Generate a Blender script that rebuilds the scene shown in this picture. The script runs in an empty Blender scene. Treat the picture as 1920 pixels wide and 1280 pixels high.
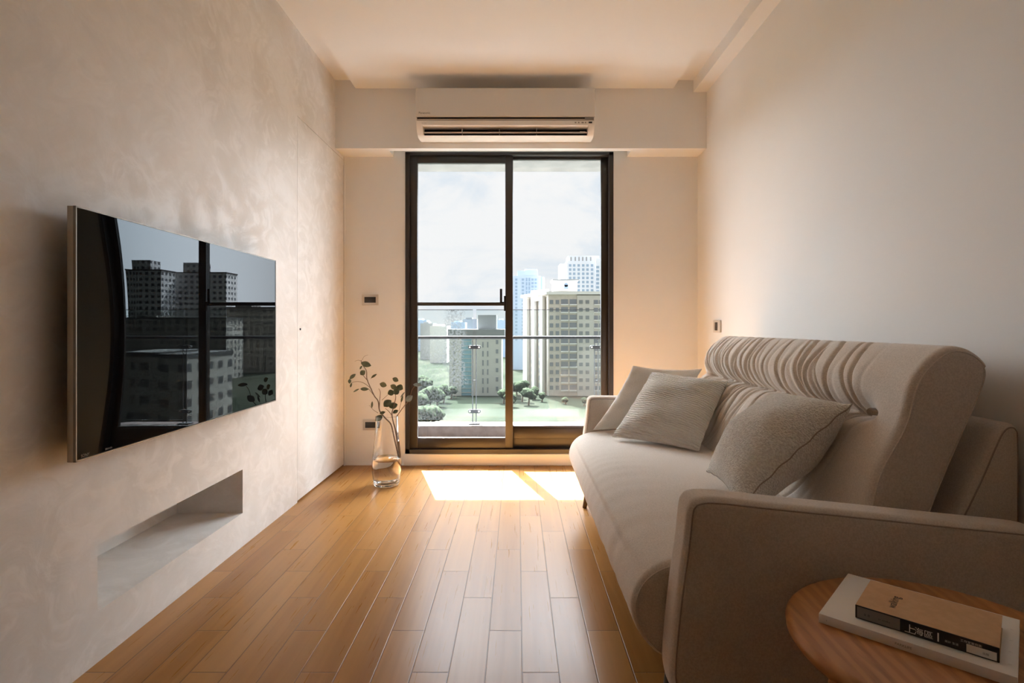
import bpy, bmesh, math, random
from mathutils import Vector, Matrix
R = math.radians
random.seed(7)
C = bpy.context.scene.collection
F = 1030.0                      # focal length in pixels of the 1920 px frame
VX, VY = 970.0, 612.0           # vanishing point

# ------------------------------------------------------------------ camera
scn = bpy.context.scene
cd = bpy.data.cameras.new('camera'); cam = bpy.data.objects.new('camera', cd); C.objects.link(cam)
cd.sensor_width = 36; cd.lens = 36 * F / 1920
cd.shift_x = -(VX - 960) / 1920; cd.shift_y = -(640 - VY) / 1920
cd.clip_start = 0.02; cd.clip_end = 6000
cam.location = (0, 0, 1); cam.rotation_euler = (R(90), 0, 0)
scn.camera = cam
vs = scn.view_settings
vs.view_transform = 'Standard'; vs.look = 'None'; vs.gamma = 1; vs.use_curve_mapping = False
vs.exposure = 0.54
try:
    scn.cycles.max_bounces = 12; scn.cycles.diffuse_bounces = 8; scn.cycles.transparent_max_bounces = 24
    scn.cycles.sample_clamp_indirect = 12; scn.cycles.transmission_bounces = 10; scn.cycles.glossy_bounces = 5
    scn.cycles.caustics_reflective = False
except Exception: pass

# ------------------------------------------------------------------ node helper
def node(nt, kind, ins=None, **props):
    n = nt.nodes.new(kind)
    for k, v in props.items(): setattr(n, k, v)
    for k, v in (ins or {}).items():
        s = n.inputs[k]
        if isinstance(v, bpy.types.NodeSocket): nt.links.new(v, s)
        else: s.default_value = v
    return n
def mth(nt, op, a, b=None, c=None, clamp=False):
    n = nt.nodes.new('ShaderNodeMath'); n.operation = op; n.use_clamp = clamp
    for i, v in enumerate((a, b, c)):
        if v is None: continue
        if isinstance(v, bpy.types.NodeSocket): nt.links.new(v, n.inputs[i])
        else: n.inputs[i].default_value = v
    return n.outputs[0]
def mixc(nt, f, a, b, blend='MIX'):
    n = nt.nodes.new('ShaderNodeMix'); n.data_type = 'RGBA'; n.blend_type = blend
    for i, v in ((0, f), (6, a), (7, b)):
        if isinstance(v, bpy.types.NodeSocket): nt.links.new(v, n.inputs[i])
        else: n.inputs[i].default_value = v if i == 0 or len(v) == 4 else (*v, 1)
    return n.outputs[2]
def smooth(nt, x, a, b, lo=0, hi=1):
    n = nt.nodes.new('ShaderNodeMapRange'); n.interpolation_type = 'SMOOTHSTEP'
    nt.links.new(x, n.inputs[0])
    for i, v in ((1, a), (2, b), (3, lo), (4, hi)): n.inputs[i].default_value = v
    return n.outputs[0]

# ------------------------------------------------------------------ sky (bright overcast; extra brightness added high up and sideways to light the room)
w = bpy.data.worlds.new('world'); scn.world = w; w.use_nodes = True
nt = w.node_tree; nt.nodes.clear()
tc = node(nt, 'ShaderNodeTexCoord')
sep = node(nt, 'ShaderNodeSeparateXYZ', {0: tc.outputs['Generated']})
mp = node(nt, 'ShaderNodeMapping', {'Vector': tc.outputs['Generated'], 'Scale': (1.0, 1.0, 2.6), 'Location': (0.25, 0, 0.1)})
n1 = node(nt, 'ShaderNodeTexNoise', {'Vector': mp.outputs[0], 'Scale': 4.2, 'Detail': 6.0, 'Roughness': 0.6, 'Distortion': 0.5})
cl = smooth(nt, n1.outputs['Fac'], 0.36, 0.60)
SKY_HIGH_FILL, SKY_RIGHT_FILL, SKY_LEFT_FILL = 31.0, 9.5, 9.0
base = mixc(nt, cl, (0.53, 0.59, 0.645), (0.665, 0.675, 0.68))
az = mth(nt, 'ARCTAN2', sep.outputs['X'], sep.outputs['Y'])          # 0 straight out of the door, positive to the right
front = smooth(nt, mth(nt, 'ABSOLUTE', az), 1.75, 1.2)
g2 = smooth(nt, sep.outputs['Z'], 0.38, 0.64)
high = mth(nt, 'MULTIPLY', mth(nt, 'MULTIPLY', front, g2), SKY_HIGH_FILL)
right = mth(nt, 'MULTIPLY', smooth(nt, az, .30, .60), SKY_RIGHT_FILL)
left = mth(nt, 'MULTIPLY', smooth(nt, az, -.24, -.55), SKY_LEFT_FILL)
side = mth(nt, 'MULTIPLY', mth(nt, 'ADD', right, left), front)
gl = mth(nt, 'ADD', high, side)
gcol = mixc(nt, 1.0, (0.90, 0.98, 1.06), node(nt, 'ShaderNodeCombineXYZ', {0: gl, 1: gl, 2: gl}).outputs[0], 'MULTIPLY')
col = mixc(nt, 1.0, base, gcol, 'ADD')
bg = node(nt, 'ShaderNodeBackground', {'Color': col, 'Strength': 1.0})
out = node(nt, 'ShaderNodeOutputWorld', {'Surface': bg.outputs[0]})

# ------------------------------------------------------------------ sun
sd = bpy.data.lights.new('sun', 'SUN'); so = bpy.data.objects.new('sun', sd); C.objects.link(so)
sd.energy = 50; sd.color = (.97, 0.98, 1.0); sd.angle = R(0.5)
so.rotation_euler = Vector((0.226, -0.75, -0.905)).to_track_quat('-Z', 'Y').to_euler()
so.location = (-2, 8, 10)

# ------------------------------------------------------------------ materials
def mat(name, color=(.5, .5, .5), rough=.5, metal=0, **kw):
    m = bpy.data.materials.new(name); m.use_nodes = True
    b = m.node_tree.nodes['Principled BSDF']
    b.inputs['Base Color'].default_value = (*color, 1); b.inputs['Roughness'].default_value = rough
    b.inputs['Metallic'].default_value = metal
    for k, v in kw.items(): b.inputs[k.replace('_', ' ')].default_value = v
    return m
def bsdf(m): return m.node_tree.nodes['Principled BSDF']
def objco(nt, kind='Object'): return node(nt, 'ShaderNodeTexCoord').outputs[kind]
def bump(m, height, strength=.3, dist=.01):
    nt = m.node_tree
    b = node(nt, 'ShaderNodeBump', {'Height': height, 'Strength': strength, 'Distance': dist})
    nt.links.new(b.outputs[0], bsdf(m).inputs['Normal'])
def var(m, c1, c2, scale=4, stretch=(1, 1, 1), detail=5, lo=.35, hi=.65, kind='Object', dist=0.0):
    nt = m.node_tree
    mp = node(nt, 'ShaderNodeMapping', {'Vector': objco(nt, kind), 'Scale': stretch})
    n = node(nt, 'ShaderNodeTexNoise', {'Vector': mp.outputs[0], 'Scale': scale, 'Detail': detail, 'Distortion': dist})
    c = mixc(nt, smooth(nt, n.outputs['Fac'], lo, hi), c1, c2)
    nt.links.new(c, bsdf(m).inputs['Base Color'])
    return n.outputs['Fac'], c

M = {}
M['paint'] = mat('white_paint', (.83, .82, .795), .75)
nt = M['paint'].node_tree
f, _ = var(M['paint'], (.82, .81, .785), (.84, .83, .805), 1.5)
bump(M['paint'], node(nt, 'ShaderNodeTexNoise', {'Vector': objco(nt), 'Scale': 180.0}).outputs[0], .06, .002)
M['ceil'] = mat('ceiling_paint', (.83, .82, .80), .8)

# lime plaster with cloudy trowel marks
m = M['plaster'] = mat('lime_plaster', (.75, .7, .64), .55)
nt = m.node_tree; co = objco(nt)
mp = node(nt, 'ShaderNodeMapping', {'Vector': co, 'Scale': (1, 1, 1.25)})
na = node(nt, 'ShaderNodeTexNoise', {'Vector': mp.outputs[0], 'Scale': 1.6, 'Detail': 7.0, 'Roughness': .6, 'Distortion': .9})
nb = node(nt, 'ShaderNodeTexNoise', {'Vector': mp.outputs[0], 'Scale': 6.5, 'Detail': 4.0, 'Roughness': .62, 'Distortion': 1.6})
nc = node(nt, 'ShaderNodeTexVoronoi', {'Vector': node(nt, 'ShaderNodeVectorMath', {0: mp.outputs[0], 1: nb.outputs['Color']}, operation='ADD').outputs[0], 'Scale': 3.2}, feature='SMOOTH_F1')
c = mixc(nt, smooth(nt, na.outputs['Fac'], .36, .64), (.71, .685, .65), (.81, .795, .775))
c = mixc(nt, mth(nt, 'MULTIPLY', smooth(nt, nb.outputs['Fac'], .45, .64), .55), c, (.86, .845, .825))
c = mixc(nt, mth(nt, 'MULTIPLY', smooth(nt, nc.outputs['Distance'], .2, .7), .35), c, (.70, .67, .63))
nt.links.new(c, bsdf(m).inputs['Base Color'])
nt.links.new(smooth(nt, nb.outputs['Fac'], .3, .7, .62, .42), bsdf(m).inputs['Roughness'])
bump(m, nb.outputs['Fac'], .18, .008)

# wooden floor: staggered planks, one third step from row to row
m = M['floor'] = mat('oak_floor', (.4, .2, .08), .3)
nt = m.node_tree
sp = node(nt, 'ShaderNodeSeparateXYZ', {0: objco(nt)})
PW, PL = .1069, .656
cx = mth(nt, 'DIVIDE', mth(nt, 'SUBTRACT', sp.outputs[0], .0145), PW)
ci = mth(nt, 'FLOOR', cx)
ph = mth(nt, 'MULTIPLY', mth(nt, 'FLOORED_MODULO', ci, 3.0), .2187)
ry = mth(nt, 'DIVIDE', mth(nt, 'SUBTRACT', mth(nt, 'ADD', sp.outputs[1], ph), 1.808 + .4374 ), PL)
ri = mth(nt, 'FLOOR', ry)
fx = mth(nt, 'MULTIPLY', mth(nt, 'PINGPONG', cx, .5), PW)      # metres from the groove
fy = mth(nt, 'MULTIPLY', mth(nt, 'PINGPONG', ry, .5), PL)
edge = mth(nt, 'MINIMUM', fx, fy)
groove = smooth(nt, edge, .0009, .0026)
wn = node(nt, 'ShaderNodeTexWhiteNoise', {0: node(nt, 'ShaderNodeCombineXYZ', {0: ci, 1: ri}).outputs[0]}, noise_dimensions='2D')
gv = node(nt, 'ShaderNodeCombineXYZ', {0: mth(nt, 'ADD', mth(nt, 'MULTIPLY', sp.outputs[0], 16.0), mth(nt, 'MULTIPLY', wn.outputs[0], 40.0)), 1: mth(nt, 'MULTIPLY', sp.outputs[1], .55), 2: mth(nt, 'MULTIPLY', wn.outputs[0], 9.0)})
g1 = node(nt, 'ShaderNodeTexNoise', {'Vector': gv.outputs[0], 'Scale': 1.6, 'Detail': 5.0, 'Distortion': .7})
g2 = node(nt, 'ShaderNodeTexNoise', {'Vector': gv.outputs[0], 'Scale': 7.0, 'Detail': 3.0})
c = mixc(nt, smooth(nt, g1.outputs['Fac'], .3, .7), (.29, .122, .028), (.36, .165, .042))
c = mixc(nt, mth(nt, 'MULTIPLY', smooth(nt, g2.outputs['Fac'], .45, .75), .04), c, (.27, .115, .03))
c = mixc(nt, mth(nt, 'MULTIPLY', wn.outputs[0], .5), c, (.50, .26, .085))
c = mixc(nt, mth(nt, 'MULTIPLY', mth(nt, 'SUBTRACT', 1.0, groove), .75), c, (.13, .06, .02))
nt.links.new(c, bsdf(m).inputs['Base Color'])
nt.links.new(smooth(nt, g2.outputs['Fac'], .2, .8, .27, .30), bsdf(m).inputs['Roughness'])
bsdf(m).inputs['Specular IOR Level'].default_value = .20
bump(m, mth(nt, 'ADD', groove, mth(nt, 'MULTIPLY', g2.outputs['Fac'], .015)), .35, .0015)

M['bronze'] = mat('dark_bronze_aluminium', (.030, .024, .021), .34, .0, Specular_IOR_Level=.6)
M['black'] = mat('black_metal', (.012, .012, .013), .4)
M['darkgap'] = mat('dark_gap', (.02, .014, .01), .9)
M['steel'] = mat('brushed_steel', (.075, .08, .085), .5, .2)
M['rail'] = mat('grey_rail', (.035, .037, .04), .55, .1)
M['whiteplastic'] = mat('white_plastic', (.80, .76, .70), .38)
M['acpanel'] = mat('matte_white_plastic', (.70, .66, .60), .5)
M['label'] = mat('dark_print', (.05, .04, .035), .6)
M['greyprint'] = mat('grey_print', (.30, .27, .24), .6)
M['whiteprint'] = mat('white_print', (.78, .76, .73), .6)
M['screen'] = mat('black_glass_screen', (.004, .004, .005), .0, 0, IOR=1.5, Specular_IOR_Level=.13, Specular_Tint=(.62, .86, 1.0, 1.0))
M['champagne'] = mat('champagne_metal', (.42, .36, .29), .32, .9)
M['bezel'] = mat('polished_edge', (.26, .235, .20), .45, .7)
M['switchface'] = mat('dark_switch', (.03, .025, .022), .35)
M['switchplate'] = mat('satin_plate', (.62, .57, .50), .35, .3)

# the slight long wave of the television's glass
m = M['screen']; nt = m.node_tree
sp = node(nt, 'ShaderNodeSeparateXYZ', {0: objco(nt)})
bz = mth(nt, 'SINE', mth(nt, 'MULTIPLY', mth(nt, 'SUBTRACT', sp.outputs[2], .64 - .64), 4.62))   # one long swell over the height
wv = mth(nt, 'MULTIPLY', bz, smooth(nt, sp.outputs[1], -.36, -.60))
bump(m, mth(nt, 'SUBTRACT', 1.0, wv), 1.0, .0022)

def thin_glass(name, tint=(1, 1, 1), ior=1.45, stain=False):
    m = bpy.data.materials.new(name); m.use_nodes = True; nt = m.node_tree; nt.nodes.clear()
    tr = node(nt, 'ShaderNodeBsdfTransparent', {'Color': (*tint, 1)})
    gs = node(nt, 'ShaderNodeBsdfGlossy', {'Color': (1, 1, 1, 1), 'Roughness': 0.0})
    geo = node(nt, 'ShaderNodeNewGeometry')
    iv = mth(nt, 'ADD', mth(nt, 'MULTIPLY', geo.outputs['Backfacing'], 1 / ior - ior), ior)
    fr = node(nt, 'ShaderNodeFresnel', {'IOR': iv})
    mx = node(nt, 'ShaderNodeMixShader', {0: fr.outputs[0], 1: tr.outputs[0], 2: gs.outputs[0]})
    sh = mx.outputs[0]
    if stain:        # dried splashes and rain marks on the outside railing glass
        co = objco(nt); sp = node(nt, 'ShaderNodeSeparateXYZ', {0: co})
        nz = node(nt, 'ShaderNodeTexNoise', {'Vector': co, 'Scale': 55.0, 'Detail': 3.0})
        ns = node(nt, 'ShaderNodeTexNoise', {'Vector': co, 'Scale': 4.0, 'Detail': 2.0})
        wob = mth(nt, 'MULTIPLY', mth(nt, 'SUBTRACT', ns.outputs['Fac'], .5), .25)
        xx = mth(nt, 'ADD', sp.outputs[0], wob)
        band = mth(nt, 'MULTIPLY', smooth(nt, xx, -.80, -.73), smooth(nt, xx, -.585, -.63))
        band = mth(nt, 'MULTIPLY', band, mth(nt, 'MULTIPLY', smooth(nt, sp.outputs[2], .25, .42), smooth(nt, sp.outputs[2], 1.13, 1.08)))
        low = mth(nt, 'MULTIPLY', mth(nt, 'MULTIPLY', smooth(nt, xx, -.62, -.75), smooth(nt, sp.outputs[2], .95, .6)), .4)
        k = mth(nt, 'MULTIPLY', mth(nt, 'MAXIMUM', band, low), smooth(nt, nz.outputs['Fac'], .44, .56))
        k = mth(nt, 'ADD', mth(nt, 'MULTIPLY', k, .45), .035)
        df = node(nt, 'ShaderNodeBsdfTranslucent', {'Color': (.026, .027, .027, 1)})
        sh = node(nt, 'ShaderNodeMixShader', {0: k, 1: sh, 2: df.outputs[0]}).outputs[0]
    node(nt, 'ShaderNodeOutputMaterial', {'Surface': sh})
    return m
M['glass'] = thin_glass('window_glass')
M['railglass'] = thin_glass('railing_glass', (.95, .98, .97), 1.2, stain=True)

m = M['vaseglass'] = mat('clear_vase_glass', (1, 1, 1), .0, IOR=1.45, Transmission_Weight=1.0)
m = M['water'] = mat('clear_water', (.97, .95, .9), .0, IOR=1.33, Transmission_Weight=1.0)

def fabric(name, c1, c2, scale=240, b=.35, sheen=.35):
    m = mat(name, c1, .92); nt = m.node_tree
    bsdf(m).inputs['Sheen Weight'].default_value = sheen; bsdf(m).inputs['Sheen Roughness'].default_value = .45
    fine = node(nt, 'ShaderNodeTexNoise', {'Vector': objco(nt), 'Scale': float(scale), 'Detail': 3.0})
    big = node(nt, 'ShaderNodeTexNoise', {'Vector': objco(nt), 'Scale': 9.0, 'Detail': 3.0})
    c = mixc(nt, smooth(nt, fine.outputs['Fac'], .3, .7), c1, c2)
    c = mixc(nt, mth(nt, 'MULTIPLY', smooth(nt, big.outputs['Fac'], .4, .7), .18), c, c2)
    nt.links.new(c, bsdf(m).inputs['Base Color'])
    bump(m, fine.outputs['Fac'], b, .0015)
    return m
M['sofa'] = fabric('taupe_velvet', (.56, .475, .39), (.67, .58, .49))
M['seam'] = fabric('taupe_seam', (.30, .235, .18), (.38, .30, .24), 400)
M['linen'] = fabric('cream_linen', (.74, .70, .64), (.82, .79, .73), 300, .4, .2)
m = M['boucle'] = fabric('cream_boucle', (.62, .57, .50), (.82, .78, .71), 150, 1.0, .3)
nt = m.node_tree
vo = node(nt, 'ShaderNodeTexVoronoi', {'Vector': objco(nt), 'Scale': 210.0, 'Randomness': 1.0})
bump(m, mth(nt, 'SUBTRACT', 1.0, vo.outputs['Distance']), 1.0, .004)
m = M['ribbed'] = fabric('ribbed_cream_knit', (.73, .69, .63), (.82, .78, .72), 300, .4, .2)
nt = m.node_tree
uv = node(nt, 'ShaderNodeSeparateXYZ', {0: objco(nt, 'UV')})
nz = node(nt, 'ShaderNodeTexNoise', {'Vector': objco(nt, 'UV'), 'Scale': 14.0, 'Detail': 2.0})
rb = mth(nt, 'SINE', mth(nt, 'ADD', mth(nt, 'MULTIPLY', mth(nt, 'ADD', uv.outputs[1], mth(nt, 'MULTIPLY', uv.outputs[0], .10)), 235.0), mth(nt, 'MULTIPLY', nz.outputs['Fac'], 9.0)))
bump(m, rb, .9, .004)

def wood(name, c1, c2, c3, axis=(1, 1, 1), scale=9.0, rough=.4):
    m = mat(name, c1, rough); nt = m.node_tree
    mp = node(nt, 'ShaderNodeMapping', {'Vector': objco(nt), 'Rotation': (0, 0, R(38)), 'Scale': axis})
    wt = node(nt, 'ShaderNodeTexWave', {'Vector': mp.outputs[0], 'Scale': scale, 'Distortion': 6.5, 'Detail': 3.0, 'Detail Scale': 1.3})
    ns = node(nt, 'ShaderNodeTexNoise', {'Vector': mp.outputs[0], 'Scale': 60.0, 'Detail': 3.0})
    c = mixc(nt, smooth(nt, wt.outputs['Fac'], .1, .9), c1, c2)
    c = mixc(nt, mth(nt, 'MULTIPLY', smooth(nt, ns.outputs['Fac'], .5, .7), .45), c, c3)
    nt.links.new(c, bsdf(m).inputs['Base Color'])
    bump(m, ns.outputs['Fac'], .12, .002)
    return m
M['walnut'] = wood('warm_walnut', (.42, .175, .055), (.52, .235, .08), (.20, .075, .022), (1, .13, 1), 15.0)
M['legwood'] = wood('dark_leg_wood', (.10, .05, .02), (.15, .075, .03), (.07, .03, .01))
M['kraft'] = mat('kraft_paper_cover', (.52, .31, .15), .6); var(M['kraft'], (.60, .36, .18), (.65, .40, .205), 60)
M['paper'] = mat('white_paper', (.88, .86, .82), .5)
M['blackcard'] = mat('black_card', (.02, .018, .018), .5)
M['greycard'] = mat('grey_card', (.22, .20, .185), .5)
M['pages'] = mat('book_pages', (.6, .54, .46), .8)
M['leaf'] = mat('eucalyptus_leaf', (.10, .12, .06), .55); var(M['leaf'], (.085, .10, .05), (.15, .165, .09), 25)
M['paleleaf'] = mat('pale_eucalyptus_leaf', (.30, .34, .30), .6)
M['stem'] = mat('brown_stem', (.16, .105, .07), .7)
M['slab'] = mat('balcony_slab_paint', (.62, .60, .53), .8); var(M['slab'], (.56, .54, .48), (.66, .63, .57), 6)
M['deck'] = mat('grey_balcony_tile', (.23, .24, .25), .7)
M['facade'] = mat('dark_facade_tile', (.055, .052, .05), .7)
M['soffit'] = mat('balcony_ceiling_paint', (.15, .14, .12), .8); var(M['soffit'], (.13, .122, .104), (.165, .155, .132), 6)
m = M['tile'] = mat('pink_balcony_tile', (.50, .30, .24), .7); var(m, (.075, .048, .040), (.105, .072, .060), 18)

# ------------------------------------------------------------------ mesh helpers
def tag(o, label=None, cat=None, group=None, kind=None):
    if label: o['label'] = label
    if cat: o['category'] = cat
    if group: o['group'] = group
    if kind: o['kind'] = kind
    return o
def thing(name, label, cat, loc, group=None):
    o = bpy.data.objects.new(name, None); C.objects.link(o); o.location = loc; o.empty_display_size = .1
    return tag(o, label, cat, group)
def worldloc(p):
    v = Vector((0, 0, 0))
    while p is not None: v += p.location; p = p.parent
    return v
def link(name, me, material, parent=None, origin=None, smooth_=True):
    """me in world coordinates; shifted so that the object's own place is right."""
    off = worldloc(parent) if parent is not None else Vector((0, 0, 0))
    org = Vector(origin) if origin is not None else off
    me.transform(Matrix.Translation(-org))
    if smooth_:      # a face with only sharp edges is flat
        sh = [e.use_edge_sharp for e in me.edges]
        for p in me.polygons: p.use_smooth = not all(sh[me.loops[k].edge_index] for k in p.loop_indices)
    if material is not None: me.materials.append(material)
    o = bpy.data.objects.new(name, me); C.objects.link(o)
    o.parent = parent; o.location = org - off
    return o
def from_bm(name, bm, material, parent=None, origin=None, smooth_=True, angle=40):
    bmesh.ops.recalc_face_normals(bm, faces=bm.faces)
    bm.normal_update()
    if smooth_:
        for e in bm.edges:
            if len(e.link_faces) == 2 and e.calc_face_angle(0) > R(angle): e.smooth = False
    me = bpy.data.meshes.new(name); bm.to_mesh(me); bm.free()
    return link(name, me, material, parent, origin, smooth_)
def add_box(bm, x0, x1, y0, y1, z0, z1, bev=0, seg=2, mtx=None):
    t = bmesh.new()
    bmesh.ops.create_cube(t, size=1)
    for v in t.verts:
        v.co = Vector(((x0 + x1) / 2 + v.co.x * (x1 - x0), (y0 + y1) / 2 + v.co.y * (y1 - y0), (z0 + z1) / 2 + v.co.z * (z1 - z0)))
    if bev: bmesh.ops.bevel(t, geom=list(t.edges), offset=bev, segments=seg, profile=.5, affect='EDGES')
    if mtx is not None: t.transform(mtx)
    me = bpy.data.meshes.new('t'); t.to_mesh(me); t.free(); bm.from_mesh(me); bpy.data.meshes.remove(me)
def box(name, x0, x1, y0, y1, z0, z1, material, parent=None, bev=0, seg=2, origin=None, mtx=None):
    bm = bmesh.new(); add_box(bm, x0, x1, y0, y1, z0, z1, bev, seg, mtx)
    if origin is None and parent is None: origin = ((x0 + x1) / 2, (y0 + y1) / 2, z0)
    return from_bm(name, bm, material, parent, origin)
def boxes(name, lst, material, parent=None, bev=0, origin=None):
    bm = bmesh.new()
    for b in lst: add_box(bm, *b, bev)
    return from_bm(name, bm, material, parent, origin)
def catmull(pts, n=6, closed=False):
    P = [Vector(p) for p in pts]; out = []; L = len(P)
    for i in range(L if closed else L - 1):
        if closed: a, b, c, d = P[(i - 1) % L], P[i], P[(i + 1) % L], P[(i + 2) % L]
        else: a, b, c, d = P[max(i - 1, 0)], P[i], P[i + 1], P[min(i + 2, L - 1)]
        for k in range(n):
            t = k / n
            out.append(.5 * ((2 * b) + (c - a) * t + (2 * a - 5 * b + 4 * c - d) * t * t + (3 * b - a - 3 * c + d) * t ** 3))
    if not closed: out.append(P[-1])
    return out
def tube(bm, pts, radii, sides=8, cap=True):
    pts = [Vector(p) for p in pts]; n = len(pts)
    if not hasattr(radii, '__len__'): radii = [radii] * n
    rings = []; up = Vector((0.03, 0.02, 1)).normalized()
    for i, p in enumerate(pts):
        t = (pts[min(i + 1, n - 1)] - pts[max(i - 1, 0)]).normalized()
        if abs(t.dot(up)) > .97: up = Vector((0, 1, 0.05)).normalized()
        a = t.cross(up).normalized(); b = t.cross(a).normalized()
        rings.append([bm.verts.new(p + (a * math.cos(2 * math.pi * k / sides) + b * math.sin(2 * math.pi * k / sides)) * radii[i]) for k in range(sides)])
    for i in range(n - 1):
        for k in range(sides):
            bm.faces.new((rings[i][k], rings[i][(k + 1) % sides], rings[i + 1][(k + 1) % sides], rings[i + 1][k]))
    if cap:
        bm.faces.new(rings[0]); bm.faces.new(rings[-1][::-1])
def loop_tube(bm, pts, r, sides=6):
    n = len(pts); rings = []
    for i, p in enumerate(pts):
        t = (pts[(i + 1) % n] - pts[i - 1]).normalized(); u = Vector((0, 1, 0)) if abs(t.y) < .9 else Vector((0, 0, 1))
        a = t.cross(u).normalized(); b = t.cross(a).normalized()
        rings.append([bm.verts.new(p + (a * math.cos(2 * math.pi * k / sides) + b * math.sin(2 * math.pi * k / sides)) * r) for k in range(sides)])
    for i in range(n):
        for k in range(sides):
            bm.faces.new((rings[i][k], rings[i][(k + 1) % sides], rings[(i + 1) % n][(k + 1) % sides], rings[(i + 1) % n][k]))
def lathe(bm, prof, cx, cy, seg=48, closed=False):
    rings = []
    for r, z in prof:
        if r < 1e-5: rings.append([bm.verts.new((cx, cy, z))])
        else: rings.append([bm.verts.new((cx + r * math.cos(2 * math.pi * k / seg), cy + r * math.sin(2 * math.pi * k / seg), z)) for k in range(seg)])
    prs = list(zip(rings, rings[1:])) + ([(rings[-1], rings[0])] if closed else [])
    for a, b in prs:
        for k in range(seg):
            k2 = (k + 1) % seg
            if len(a) == 1 and len(b) == 1: continue
            if len(a) == 1: bm.faces.new((a[0], b[k2], b[k]))
            elif len(b) == 1: bm.faces.new((a[k], a[k2], b[0]))
            else: bm.faces.new((a[k], a[k2], b[k2], b[k]))
def norms2(P):
    """outward normals of a closed loop of (x, z) points"""
    n = len(P); area = sum(P[i][0] * P[(i + 1) % n][1] - P[(i + 1) % n][0] * P[i][1] for i in range(n))
    s = 1 if area > 0 else -1; N = []
    for i in range(n):
        a, b = P[i - 1], P[(i + 1) % n]; t = Vector((b[0] - a[0], b[1] - a[1])).normalized()
        N.append(Vector((t.y, -t.x)) * s)
    return N
def profile_solid(name, P, y0, y1, ny, rad, material, parent, disp=None, y_of=None):
    """closed (x, z) outline drawn out along y with rounded rims and closed ends"""
    N = norms2(P); n = len(P); verts = []; faces = []; rings = []
    K = 6
    ys = []
    for k in range(K + 1): a = math.pi / 2 * k / K; ys.append((y0 + rad * (1 - math.sin(a)), rad * (1 - math.cos(a))))
    ys = [(y0 + rad * (1 - math.sin(math.pi / 2 * (k / K))), rad * (1 - math.cos(math.pi / 2 * (k / K)))) for k in range(K, -1, -1)]
    # ys runs from the flat end (inset = rad) to the full outline (inset 0)
    ys += [(y0 + rad + (y1 - y0 - 2 * rad) * k / ny, 0) for k in range(1, ny)]
    ys += [(y1 - rad * (1 - math.sin(math.pi / 2 * (k / K))), rad * (1 - math.cos(math.pi / 2 * (k / K)))) for k in range(0, K + 1)]
    ys = [(y0, rad + .004)] + ys + [(y1, rad + .004)]
    for y, ins in ys:
        Q = []
        for i in range(n):
            d = -ins + (disp(i, P[i], y) if disp else 0)
            Q.append([P[i][0] + N[i].x * d, P[i][1] + N[i].y * d])
        if ins > 1e-4:
            for it in range(12):          # undo crossings where the outline turns tighter than the rim
                bad = 0
                for i in range(n):
                    j = (i + 1) % n
                    dx, dy = P[j][0] - P[i][0], P[j][1] - P[i][1]
                    if (Q[j][0] - Q[i][0]) * dx + (Q[j][1] - Q[i][1]) * dy < 0:
                        a_ = [(Q[i][0] + Q[j][0]) / 2, (Q[i][1] + Q[j][1]) / 2]; Q[i] = list(a_); Q[j] = list(a_); bad = 1
                if not bad: break
        for q in Q: verts.append((q[0], y, q[1]))
    m_ = len(ys)
    for j in range(m_ - 1):
        for i in range(n):
            a = j * n + i; b = j * n + (i + 1) % n
            faces.append((a, b, b + n, a + n))
    faces.append(tuple(range(n))[::-1]); faces.append(tuple(range((m_ - 1) * n, m_ * n)))
    bm = bmesh.new(); vs_ = [bm.verts.new(v) for v in verts]
    for f in faces:
        try: bm.faces.new([vs_[k] for k in f])
        except ValueError: pass
    return from_bm(name, bm, material, parent, angle=60)
def seam_loop(name, P, y, inset, r, material, parent, part=None, disp=None):
    N = norms2(P); bm = bmesh.new()
    D_ = [inset - (disp(i, P[i], y) if disp else 0) for i in range(len(P))]
    pts = [Vector((P[i][0] - N[i].x * D_[i], y, P[i][1] - N[i].y * D_[i])) for i in range(len(P))]
    if part: pts = [p for p in pts if part(p)]; tube(bm, pts, r, 6)
    else: loop_tube(bm, pts, r)
    return from_bm(name, bm, material, parent)
def lettering(s, size, o, xd, yd, material, parent, lift=.0004, name='lettering', extrude=0.0):
    cu = bpy.data.curves.new('t', 'FONT'); cu.body = s; cu.size = size; cu.extrude = extrude
    ob = bpy.data.objects.new('t', cu); C.objects.link(ob)
    dg = bpy.context.evaluated_depsgraph_get(); me = bpy.data.meshes.new_from_object(ob.evaluated_get(dg))
    bpy.data.objects.remove(ob); bpy.data.curves.remove(cu)
    xd = Vector(xd).normalized(); yd = Vector(yd).normalized(); zd = xd.cross(yd)
    mt = Matrix((xd, yd, zd)).transposed().to_4x4(); mt.translation = Vector(o) + zd * lift
    me.transform(mt); me.materials.clear()
    return link(name, me, material, parent, smooth_=False)
def px(x, y, d): return Vector(((x - VX) * d / F, d, 1 - (y - VY) * d / F))

# ------------------------------------------------------------------ the room
XL, XR, YB, YR = -1.25, 1.30, 3.96, -3.2
ZC = 2.69
S = dict(kind='structure')
tag(box('floor', XL - .3, XR + .2, YR, 4.08, -.12, 0, M['floor'], origin=(0, 0, 0)), **S)
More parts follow.
